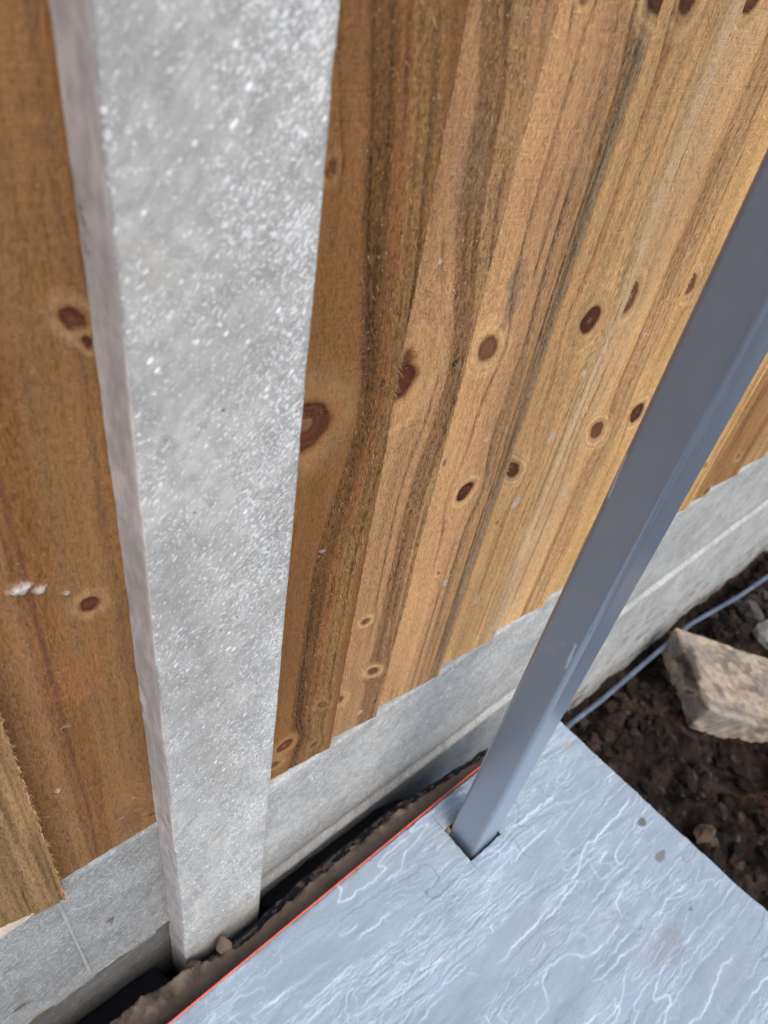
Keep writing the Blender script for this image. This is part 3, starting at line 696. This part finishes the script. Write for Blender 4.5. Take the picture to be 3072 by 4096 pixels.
board(pr, 0.584, 0.690, ZB, 0.0355, 0.0240, GOLD * 0.98, [(0.25, 0.2, (0.44, 0.28, 0.11), 0.5, .3), (0.75, 0.1, (0.26, 0.16, 0.07), .5, .6)],
      [(0.622, 0.500, 0.012, 0.0135, 1.0), (0.61, 0.66, 0.011, 0.012, .9)], [], 106, fibres=250, dx=0.0022, zvis=0.85)
edges = [0.690, 0.790, 0.890, 0.986, 1.054, 1.170, 1.286, 1.40, 1.51, 1.62]
cols = [GOLD * .92, PINK, GOLD, (0.36, 0.19, 0.075), (0.38, 0.20, 0.08), (0.46, 0.28, 0.13), (0.45, 0.28, 0.13), GOLD, PINK, GOLD]
for i in range(len(edges) - 1):
    board(pr, edges[i], edges[i + 1], ZB, 0.0355, 0.0240, np.array(cols[i]) * 1.04, [(0.3, 0.1, np.array(cols[i]) * .7, .5, .4), (0.8, 0.08, np.array(cols[i]) * .6, .6, .6), (0.88, 0.02, DK * 1.4, .7, .5)],
          [(edges[i] + 0.04, 0.66 - .015 * (i % 3), .011, .011, 1.), (edges[i] + .07 - .01 * (i % 2), .2 + .045 * (i % 3), .008, .007, .6)], [], 110 + i, dx=0.0032, fibres=160, zvis=0.6)

for x, z in [(0.187, 0.665), (0.258, 0.662), (0.359, 0.665), (0.464, 0.6665), (0.567, 0.664), (0.262, 0.222)]:
    nail(pr, x, 0.0278 - 0.0004, z)

# left panel
LB = BROWN * 1.0
board(pl, -0.0885, 0.0205, ZL + 0.0012, 0.0355, 0.0335, LB,
      [(0.10, 0.06, (0.21, 0.115, 0.05), .6, .55), (0.20, 0.05, (0.31, 0.175, 0.08), .5, .3), (0.31, 0.014, (0.13, 0.055, 0.028), .8, .3), (0.255, 0.008, (0.16, 0.075, 0.038), .55, .3), (0.62, 0.16, (0.30, 0.172, 0.075), .5, .15), (0.745, 0.010, (0.18, 0.095, 0.045), .6, .2), (0.50, 0.03, (0.22, 0.12, 0.052), .5, .2)],
      [(-0.0085, 0.750, 0.0065, 0.0065, 1.0), (-0.0025, 0.737, 0.0035, 0.004, 1.0), (-0.024, 0.5655, 0.0065, 0.0065, .95)],
      [(-0.0585, 0.600, 0.0070, 0.0040, WHT, .9), (-0.0485, 0.594, 0.0035, 0.0024, WHT, .75), (-0.036, 0.583, 0.0025, 0.0014, WHT, .5),
       (-0.052, 0.458, 0.0035, 0.0022, WHT, .55), (-0.070, 0.387, .0025, .0025, WHT, .7), (-0.017, 0.315, .0016, .0016, WHT, .5), (-0.030, 0.292, .003, .0013, WHT, .55), (-0.024, .262, .0018, .0018, WHT, .4),
       (-0.022, 0.278, 0.012, 0.028, (0.15, 0.075, 0.033), .6), (-0.040, 0.50, 0.020, 0.03, (0.34, 0.135, 0.055), .35), (-0.004, 0.267, 0.0022, 0.002, (0.06, 0.035, 0.02), .9)], 201, fibres=500, dx=0.0016, tuck=0.012, streak=0.35, fur=0.25)
board(pl, -0.19, -0.0885, ZL - 0.010, 0.0350, 0.0235, (0.31, 0.18, 0.078),
      [(0.60, 0.20, (0.27, 0.165, 0.075), .6, .4), (0.70, 0.014, DK * 1.5, .5, .4), (0.78, 0.012, DK * 1.5, .5, .4), (0.86, 0.012, DK * 1.6, .5, .4), (0.93, 0.010, DK * 1.6, .5, .4), (0.62, 0.012, DK * 1.5, .5, .4), (0.82, 0.03, (0.36, 0.235, 0.115), .5, .4), (0.90, 0.02, (0.36, 0.235, 0.115), .5, .4)],
      [], [(-0.110, 0.2435, 0.0022, 0.002, (0.05, 0.035, 0.02), .9)], 202, fibres=1500, dx=0.0016)
for i in range(6):
    a = -0.19 - 0.104 * (i + 1)
    board(pl, a, a + 0.104, ZL - 0.004, 0.0350, 0.0235, BROWN * (1.1 + .1 * (i % 3)), [(0.7, 0.1, DK * 2, .5, .6)], [(a + .05, .65, .011, .012, 1.)], [], 210 + i, dx=0.0045, fibres=60)

# ------------------------------------------------------------------ PAVING SLAB with square hole
HX0, HX1, HY0, HY1 = 0.3315, 0.3895, -0.1335, -0.0835
TH = 0.024
d = 0.0011
xs = np.unique(np.concatenate([np.linspace(-0.80, -0.22, 60), np.arange(-0.218, HX0, d), np.linspace(HX0, HX1, 44), np.arange(HX1 + d, 0.5975, d), [0.5975]]))
ys = np.unique(np.concatenate([np.arange(-0.62, HY0 - d * .5, d), np.linspace(HY0, HY1, 38), np.arange(HY1 + d, -0.0510, d), [-0.0515]]))
X, Y = np.meshgrid(xs, ys, indexing='ij')
def veins(X, Y, lvl, sx_, sy_, seed, dist=0.5):
    wx = X * sx_
    wy = (Y + X * 0.03 + dist * (0.0075 * fbm(X * 32, Y * 32, 4, seed + 2, 0.62) + 0.004 * fbm(X * 95, Y * 80, 3, seed + 4, 0.6))) * sy_
    h = fbm(wx, wy, 3, seed)
    return h * lvl
def cdist(h, dxx):
    gxx, gyy = np.gradient(h, xs, ys); g = np.sqrt(gxx ** 2 + gyy ** 2) + 4.0
    f = h - np.floor(h + 0.5)
    return np.abs(f) / g, f
col_ = np.tile(np.array([0.275, 0.350, 0.430]), X.shape + (1,))
height = np.zeros_like(X)
steps = 0
for lvl, sx_, sy_, seed, wd, st in ((2.6, 2.6, 16, 60, 0.0011, 1.0), (2.6, 4.0, 24, 71, 0.0010, 0.9), (2.0, 2.4, 30, 83, 0.0008, 0.7), (4.0, 9.0, 60, 91, 0.0007, 0.45), (5.0, 6.0, 48, 97, 0.0007, 0.5), (3.0, 3.2, 34, 103, 0.0008, 0.55)):
    h = veins(X, Y, lvl, sx_, sy_, seed); dd, f = cdist(h, None)
    on = sstep(0.0, 0.25, fbm(X * 7, Y * 26, 3, seed + 7)) * (0.55 + 0.45 * fbm(X * 60, Y * 60, 2, seed + 8))
    on = np.clip(on * 1.3, 0, 1)
    line = np.exp(-(dd / (wd * 0.75)) ** 2) * on * st
    soft = np.exp(-np.clip(np.where(f > 0, dd, dd * 3), 0, 1) / (wd * 4)) * on * st
    col_ = mixc(col_, (0.53, 0.63, 0.73), np.clip(line * 1.15 + soft * 0.13, 0, 1))
    height += 0.00045 * st * on * np.tanh(f / 0.10) * np.exp(-dd / 0.012) + line * 0.00012
# dark hairline edges, dirt marks, drips
h = veins(X, Y, 3.0, 5, 9, 140, 0.9); dd, f = cdist(h, None)
col_ = mixc(col_, (0.13, 0.14, 0.15), 0.6 * np.exp(-(dd / 0.0006) ** 2) * sstep(0.16, 0.35, fbm(X * 9, Y * 14, 3, 150)))
for (mx, my, rx, ry, cc, am) in [(0.566, -0.2445, .0075, .005, (0.12, 0.11, 0.09), .85), (0.545, -0.287, .011, .0055, (0.14, 0.13, 0.11), .75), (0.571, -0.104, .007, .005, (0.40, 0.36, 0.28), .6), (0.52, -0.35, .004, .003, (0.16, 0.14, 0.11), .7), (0.455, -0.355, .03, .02, (0.25, 0.24, 0.24), .35),
                                 (0.187, -0.3245, .004, .006, (0.30, 0.14, 0.06), .8), (0.179, -0.333, .003, .003, (0.30, 0.14, 0.06), .8), (0.20, -0.338, .002, .002, (0.30, 0.14, 0.06), .8), (0.30, -0.42, .05, .03, (0.36, 0.31, 0.29), .35)]:
    q = np.sqrt(((X - mx) / rx) ** 2 + ((Y - my) / ry) ** 2) + 0.45 * fbm(X * 150, Y * 150, 3, 160)
    col_ = mixc(col_, cc, am * sstep(1.15, 0.7, q))
# saw overcuts at the corners of the hole
def cut(x, y, dx_, dy_, L, am=0.6):
    global col_, height
    px, py = X - x, Y - y; al = px * dx_ + py * dy_; pe = np.abs(-px * dy_ + py * dx_)
    m_ = sstep(0.0011, 0.0003, pe) * (al > -0.001) * sstep(L, L * 0.5, al)
    col_ = mixc(col_, (0.16, 0.17, 0.19), am * m_); height -= m_ * 0.0004
cut(HX0, HY1, 0, 1, 0.030); cut(HX0, HY1, -1, 0, 0.022, .4); cut(HX0, HY0, -1, 0, 0.018, .45); cut(HX0, HY0, 0, -1, 0.018, .45); cut(HX1, HY0, 1, 0, 0.014, .4); cut(HX1, HY1, 0, 1, 0.03, .4)
height += 0.0006 * fbm(X * 5, Y * 12, 3, 170) + 0.00022 * fbm(X * 60, Y * 110, 3, 171)
# irregular riven right edge, trimmed back edge
ty = sstep(0.40, 0.597, X) ** 1.0
backpull = -(0.0185 * ty) * sstep(-0.10, -0.0515, Y)
er = 0.0026 * fbm(Y * 16, Y * 0, 4, 180) + 0.0010 * fbm(Y * 70, Y * 0, 3, 181) + 0.006 * sstep(-.25, -.45, Y)
Xw = X + er * sstep(0.55, 0.5975, X)
eb = 0.0005 * fbm(X * 60, X * 0, 3, 182) - 0.0022 * np.clip(fbm(X * 38, X * 0 + 5, 4, 187) - 0.25, 0, 1)
Yw = Y + backpull + eb * sstep(-0.06, -0.0515, Y)
# worn rounded arris
ed = np.minimum(np.minimum(0.5975 - X, -0.0515 - Y), 0.02); height -= 0.0012 * np.exp(-np.maximum(ed, 0) / 0.0012)
hd = np.maximum(np.maximum(HX0 - X, X - HX1), np.maximum(HY0 - Y, Y - HY1)); height -= 0.0008 * np.exp(-np.maximum(hd, 0) / 0.0012)
near = np.exp(-(np.maximum(hd, 0) / 0.004) ** 2) * (hd > -1e-6)
Xw = Xw + near * 0.0009 * fbm(X * 160, Y * 160, 3, 191); Yw = Yw + near * 0.0009 * fbm(X * 160, Y * 160, 3, 192)
col_ = mixc(col_, (0.19, 0.18, 0.17), 0.45 * np.exp(-np.maximum(hd, 0) / 0.004) * sstep(-0.1, 0.4, fbm(X * 120, Y * 120, 3, 193)))
edged = np.exp(-np.maximum(-0.0515 - Y, 0) / 0.005) * sstep(0.0, 0.4, fbm(X * 60, Y * 60, 4, 194))
col_ = mixc(col_, (0.17, 0.135, 0.11), 0.55 * edged)
nx_, ny_ = X.shape
Pt = np.stack([Xw, Yw, height], -1).reshape(-1, 3); Ct = col_.reshape(-1, 3)
F = grid_faces(nx_, ny_)
cxm = X.reshape(-1)[F].mean(1); cym = Y.reshape(-1)[F].mean(1)
hole = (cxm > HX0) & (cxm < HX1) & (cym > HY0) & (cym < HY1)
F = F[~hole]
# skirts
bix = lambda i, j: i * ny_ + j
loops = [[bix(i, 0) for i in range(nx_)] + [bix(nx_ - 1, j) for j in range(1, ny_)] + [bix(i, ny_ - 1) for i in range(nx_ - 2, -1, -1)] + [bix(0, j) for j in range(ny_ - 2, 0, -1)]]
ia, ib = np.argmin(abs(xs - HX0)), np.argmin(abs(xs - HX1)); ja, jb = np.argmin(abs(ys - HY0)), np.argmin(abs(ys - HY1))
hl = [bix(i, ja) for i in range(ia, ib + 1)] + [bix(ib, j) for j in range(ja + 1, jb + 1)] + [bix(i, jb) for i in range(ib - 1, ia - 1, -1)] + [bix(ia, j) for j in range(jb - 1, ja, -1)]
loops.append(hl)
Vall = [Pt]; Call = [Ct]; Fall = [F]; off = len(Pt)
cen = np.array([0.15, -0.3])
for li, lp in enumerate(loops):
    lp = np.array(lp); top = Pt[lp]; prev = lp; k = len(lp)
    for q in range(1, 7):
        dz = -TH * q / 6
        vv = top.copy(); vv[:, 2] = dz
        if li == 0:
            s_ = np.arange(k) * d; o_ = 0.0016 * fbm(s_ * 60, s_ * 0 + q * .7, 3, 190) - 0.0008
            dirv = np.zeros((k, 2)); dirv[:, 0] = (top[:, 0] > 0.58) * 1.0; dirv[:, 1] = (top[:, 1] > -0.075) * 0.6
            vv[:, :2] += dirv * o_[:, None]
        cc = np.tile(np.array([0.26, 0.235, 0.21]) if li == 0 else np.array([0.20, 0.20, 0.20]), (k, 1))
        Vall.append(vv); Call.append(cc); cur = np.arange(k) + off; off += k
        nxt = np.roll(prev, -1); cn_ = np.roll(cur, -1)
        ff = np.stack([prev, cur, cn_, nxt], -1); Fall.append(ff if True else ff[:, ::-1]); prev = cur
o = mesh_from('paving_slab', np.concatenate(Vall), np.concatenate(Fall), M_SLAB, color=np.concatenate(Call))
tag(o, 'blue grey riven sandstone paving slab with white veins and a square hole cut for the steel post', 'paving slab')

# ------------------------------------------------------------------ block wall and mortar carrying the slab
wx0, wx1, wy0, wy1 = -0.80, 0.50, -0.60, -0.036
def simple_box(name, a, b, mat, color, nz=1):
    V = np.array([(x, y, z) for x in (a[0], b[0]) for y in (a[1], b[1]) for z in (a[2], b[2])], float)
    F = np.array([[0, 1, 3, 2], [4, 6, 7, 5], [0, 4, 5, 1], [2, 3, 7, 6], [0, 2, 6, 4], [1, 5, 7, 3]])
    return mesh_from(name, V, F, mat, color=np.tile(np.array(color), (8, 1)), smooth=False)
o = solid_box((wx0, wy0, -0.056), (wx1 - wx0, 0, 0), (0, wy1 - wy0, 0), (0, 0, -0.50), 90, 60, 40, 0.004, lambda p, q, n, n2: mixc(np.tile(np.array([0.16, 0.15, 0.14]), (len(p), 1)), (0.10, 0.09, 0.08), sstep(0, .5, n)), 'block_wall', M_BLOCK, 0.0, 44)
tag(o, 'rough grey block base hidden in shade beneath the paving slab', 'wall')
# mortar bed: rough ledge squeezed out behind the slab
mx = np.arange(-0.78, 0.560, 0.0016); my = np.linspace(0, 1, 40)
MX, MT = np.meshgrid(mx, my, indexing='ij')
backy = np.interp(mx, [-0.30, -0.06, -0.02, -0.002, 0.020, 0.045, 0.078, 0.104, 0.16, 0.214, 0.30, 0.36, 0.42, 0.56],
                  [-0.006, -0.010, -0.0145, -0.0155, -0.024, -0.030, -0.033, -0.0285, -0.026, -0.0245, -0.022, -0.026, -0.034, -0.045])
backy = backy + 0.003 + 0.0030 * fbm(mx * 55, mx * 0, 4, 300) + 0.0018 * np.abs(fbm(mx * 160, mx * 0, 3, 301))
# cross profile: flat top under slab -> rounded lip -> ragged drop
tt = MT; by_ = backy[:, None]
MY = np.where(tt < 0.62, -0.095 + (by_ + 0.095) * (tt / 0.62), by_ + 0.0015 * np.sin((tt - .62) / .38 * 3))
MZ = np.where(tt < 0.62, -0.0260 - 0.003 * sstep(0.35, .62, tt), -0.0290 - 0.030 * ((tt - 0.62) / 0.38) ** 0.8)
lumpn = fbm(MX * 90, MY * 90, 4, 310)
edge_ = sstep(-0.032, -0.019, MY + 0.006 * fbm(MX * 30, MX * 0, 3, 312))
MZ = MZ + (0.0010 * fbm(MX * 25, MY * 60, 3, 311) + edge_ * 0.0045 * lumpn) * (tt < 0.95)
MY = MY + edge_ * 0.0022 * fbm(MX * 120, MZ * 200, 3, 314)
mc = np.tile(np.array([0.125, 0.095, 0.074]), MX.shape + (1,))
mc = mixc(mc, (0.20, 0.155, 0.12), edge_ * sstep(0, .4, lumpn)); mc = mixc(mc, (0.06, 0.045, 0.036), 0.8 * sstep(.1, .5, -lumpn) * edge_)
streak = fbm(MX * 8, MY * 220, 3, 316); mc = mixc(mc, (0.17, 0.12, 0.085), .6 * sstep(0, .5, streak) * (1 - edge_))
V = np.stack([MX, MY, MZ], -1).reshape(-1, 3)
o = mesh_from('mortar_bed', V, grid_faces(len(mx), len(my)), M_MORTAR, color=mc.reshape(-1, 3))
tag(o, 'brown trowelled mortar bed squeezed out behind the slab under the red string', 'mortar')
# stray mortar lumps along the ledge
for k, (x, y, z, r, lab) in enumerate([
        (0.040, -0.0165, -0.034, 0.0150, 'squarish brown mortar lump wedged against the face of the concrete post'),
        (0.003, -0.0145, -0.033, 0.0105, 'low mortar lump at the left bottom corner of the concrete post'),
        (0.232, -0.024, -0.034, 0.0085, 'mortar lump on the ledge midway between the concrete post and the steel post'),
        (0.300, -0.021, -0.034, 0.0075, 'small mortar crumb on the ledge nearest the steel post')]):
    V, F, Cc = lump((x, y, z), r, 700 + k, 0.7, 0.06, (0.17, 0.13, 0.095) if k == 0 else (0.13, 0.098, 0.075), True)
    tag(mesh_from('mortar_lump', V, F, M_MORTAR, color=Cc, smooth=False), lab, 'mortar lump')
# dark plastic membrane strip between mortar and post
sx_ = np.arange(-0.75, 0.50, 0.0022); st_ = np.linspace(0, 1, 60)
SX, ST = np.meshgrid(sx_, st_, indexing='ij')
topy = np.interp(SX, mx, backy) - 0.0045 + 0.0010 * fbm(SX * 25, SX * 0, 3, 400)
outy = np.interp(SX, [-.3, -.03, 0, 0.1, 0.16, 0.35, 0.5], [-0.004, -0.008, -0.0045, -0.0045, 0.002, 0.001, -0.015])
SY = topy + (outy - topy) * np.minimum(ST * 5, 1) ** .8 + (sstep(0.12, 0.26, ST) * 0.042 * sstep(-0.012, -0.03, SX) + sstep(0.20, 0.36, ST) * 0.030 * sstep(0.108, 0.125, SX) * sstep(0.46, 0.33, SX)) + 0.002 * fbm(SX * 60, ST * 16, 3, 401)  # added lean of the drape shuts out light so the trench reads black
SZ = -0.043 - 0.012 * np.minimum(ST * 5, 1) ** 1.5 - 0.36 * np.maximum(ST - 0.12, 0) + 0.0030 * fbm(SX * 45, ST * 12, 4, 402) + 0.0012 * fbm(SX * 150, ST * 36, 3, 403)
sc_ = np.tile(np.array([0.008, 0.010, 0.017]), SX.shape + (1,))
crumb = sstep(0.16, 0.08, ST) * sstep(0.12, 0.30, fbm(SX * 110, ST * 28, 4, 405) + 0.12 * fbm(SX * 14, ST, 2, 406))
sc_ = mixc(sc_, (0.15, 0.12, 0.10), crumb * 0.8); SZ += crumb * 0.0014
V = np.stack([SX, SY, SZ], -1).reshape(-1, 3)
o = mesh_from('plastic_membrane', V, grid_faces(len(sx_), 60), M_MEMB, color=sc_.reshape(-1, 3))
tag(o, 'crumpled dark blue plastic damp proof strip behind the mortar, sprinkled with crumbs, its lower drape added to black out the trench', 'membrane')

# ------------------------------------------------------------------ string line
pts = [(-0.82, -0.0580, 0.0012), (-0.35, -0.0545, 0.0022), (-0.0479, -0.0530, 0.0022), (0.1969, -0.0510, 0.0024), (0.4248, -0.0495, 0.0022), (0.52, -0.052, 0.0012), (0.545, -0.0535, -0.012), (0.548, -0.0535, -0.06)]
tag(tube('string_line', pts, 0.00115, M_STRING, (0.74, 0.13, 0.075), 8, twist=900, rv=0.16, step=0.0012), 'taut red nylon string line stretched along the back edge of the slab', 'string')

# ------------------------------------------------------------------ steel post through the slab
SX0, SY0, SW, SD = 0.3377, -0.1300, 0.0500, 0.0430
r_ = 0.0048
def rr(x0, y0, x1, y1, r, n):
    out = []
    for cx_, cy_, a0 in ((x0 + r, y0 + r, 180), (x1 - r, y0 + r, 270), (x1 - r, y1 - r, 0), (x0 + r, y1 - r, 90)):
        for k in range(n + 1):
            a = math.radians(a0 + 90 * k / n); out.append((cx_ + r * math.cos(a), cy_ + r * math.sin(a)))
    return out
pf = densify(rr(SX0, SY0, SX0 + SW, SY0 + SD, r_, 8), 0.0016)
zs = np.unique(np.concatenate([np.linspace(-0.06, -0.002, 8), np.arange(0, 0.75, 0.0022), np.linspace(0.75, 1.25, 30)]))
V = ring_loft(pf, zs); V[..., 0] += 0.00012 * fbm(V[..., 2] * 9, V[..., 1] * 30, 2, 500)
x, y, z = V[..., 0], V[..., 1], V[..., 2]
cs = np.tile(np.array([0.135, 0.165, 0.218]), x.shape + (1,))
left = x < SX0 + 0.004
for (yy, zz_, ry, rz, cc, am) in [(-0.104, 0.405, .008, .006, (0.22, 0.19, 0.16), .7), (-0.111, 0.420, .004, .004, (0.26, 0.22, 0.17), .7), (-0.122, 0.325, .004, .012, (0.16, 0.15, 0.15), .5), (-0.1, .56, .009, .010, (.2, .18, .18), .5), (-0.122, .56, .005, .02, (.16, .14, .13), .5),
                                  (-0.1265, 0.112, .0025, .003, (0.34, 0.27, 0.18), .85), (-0.117, 0.2125, .0028, .0007, (0.02, 0.02, 0.02), 1.), (-0.1105, .214, .0012, .0007, (0.02, 0.02, 0.02), 1.), (-0.1275, 0.455, .0008, .0012, (0.02, 0.02, 0.02), 1.), (-0.088, .4475, .001, .004, (.05, .04, .04), .9),
                                  (-0.090, 0.012, .003, .014, (0.30, 0.20, 0.11), .8), (-0.1275, 0.004, .003, .004, (0.30, 0.22, 0.15), .8), (-0.127, .058, .002, .003, (.36, .27, .2), .6)]:
    q = np.sqrt(((y - yy) / ry) ** 2 + ((z - zz_) / rz) ** 2) + 0.5 * fbm(y * 300, z * 200, 3, 505)
    cs = mixc(cs, cc, am * sstep(1.1, .7, q) * left)
def scratch(y0, z0, y1, z1, w, am, cc=(0.62, 0.66, 0.68)):
    global cs
    L = math.hypot(y1 - y0, z1 - z0); dx_, dz_ = (y1 - y0) / L, (z1 - z0) / L
    al = (y - y0) * dx_ + (z - z0) * dz_; pe = np.abs(-(y - y0) * dz_ + (z - z0) * dx_)
    cs = mixc(cs, cc, am * left * sstep(w * 1.5, w * .4, pe) * (al > 0) * (al < L))
scratch(-0.1235, 0.398, -0.1215, 0.432, 0.0012, .75); scratch(-0.0905, 0.585, -0.089, 0.625, 0.0011, .8)
o = mesh_from('steel_post', V.reshape(-1, 3), grid_faces(len(zs), len(pf), wrap=True), M_STEEL, color=cs.reshape(-1, 3))
tag(o, 'smooth grey painted square steel post rising through the hole in the paving slab', 'steel post')
# small tan packing wedge in the gap on the far left of the hole
V = np.array([(0.3325, -0.0905, -0.02), (0.3372, -0.0905, -0.02), (0.3325, -0.0845, -0.02), (0.3372, -0.0845, -0.02),
              (0.3335, -0.0900, -0.001), (0.3370, -0.0900, 0.003), (0.3335, -0.0850, 0.001), (0.3370, -0.0848, 0.005)])
F = np.array([[0, 1, 3, 2], [4, 6, 7, 5], [0, 4, 5, 1], [2, 3, 7, 6], [0, 2, 6, 4], [1, 5, 7, 3]])
o = mesh_from('packing_wedge', V, F, M_BLOCK, color=np.tile(np.array([0.24, 0.17, 0.10]), (8, 1)), smooth=False)
tag(o, 'tiny tan wooden wedge packed between the steel post and the hole edge', 'wedge')
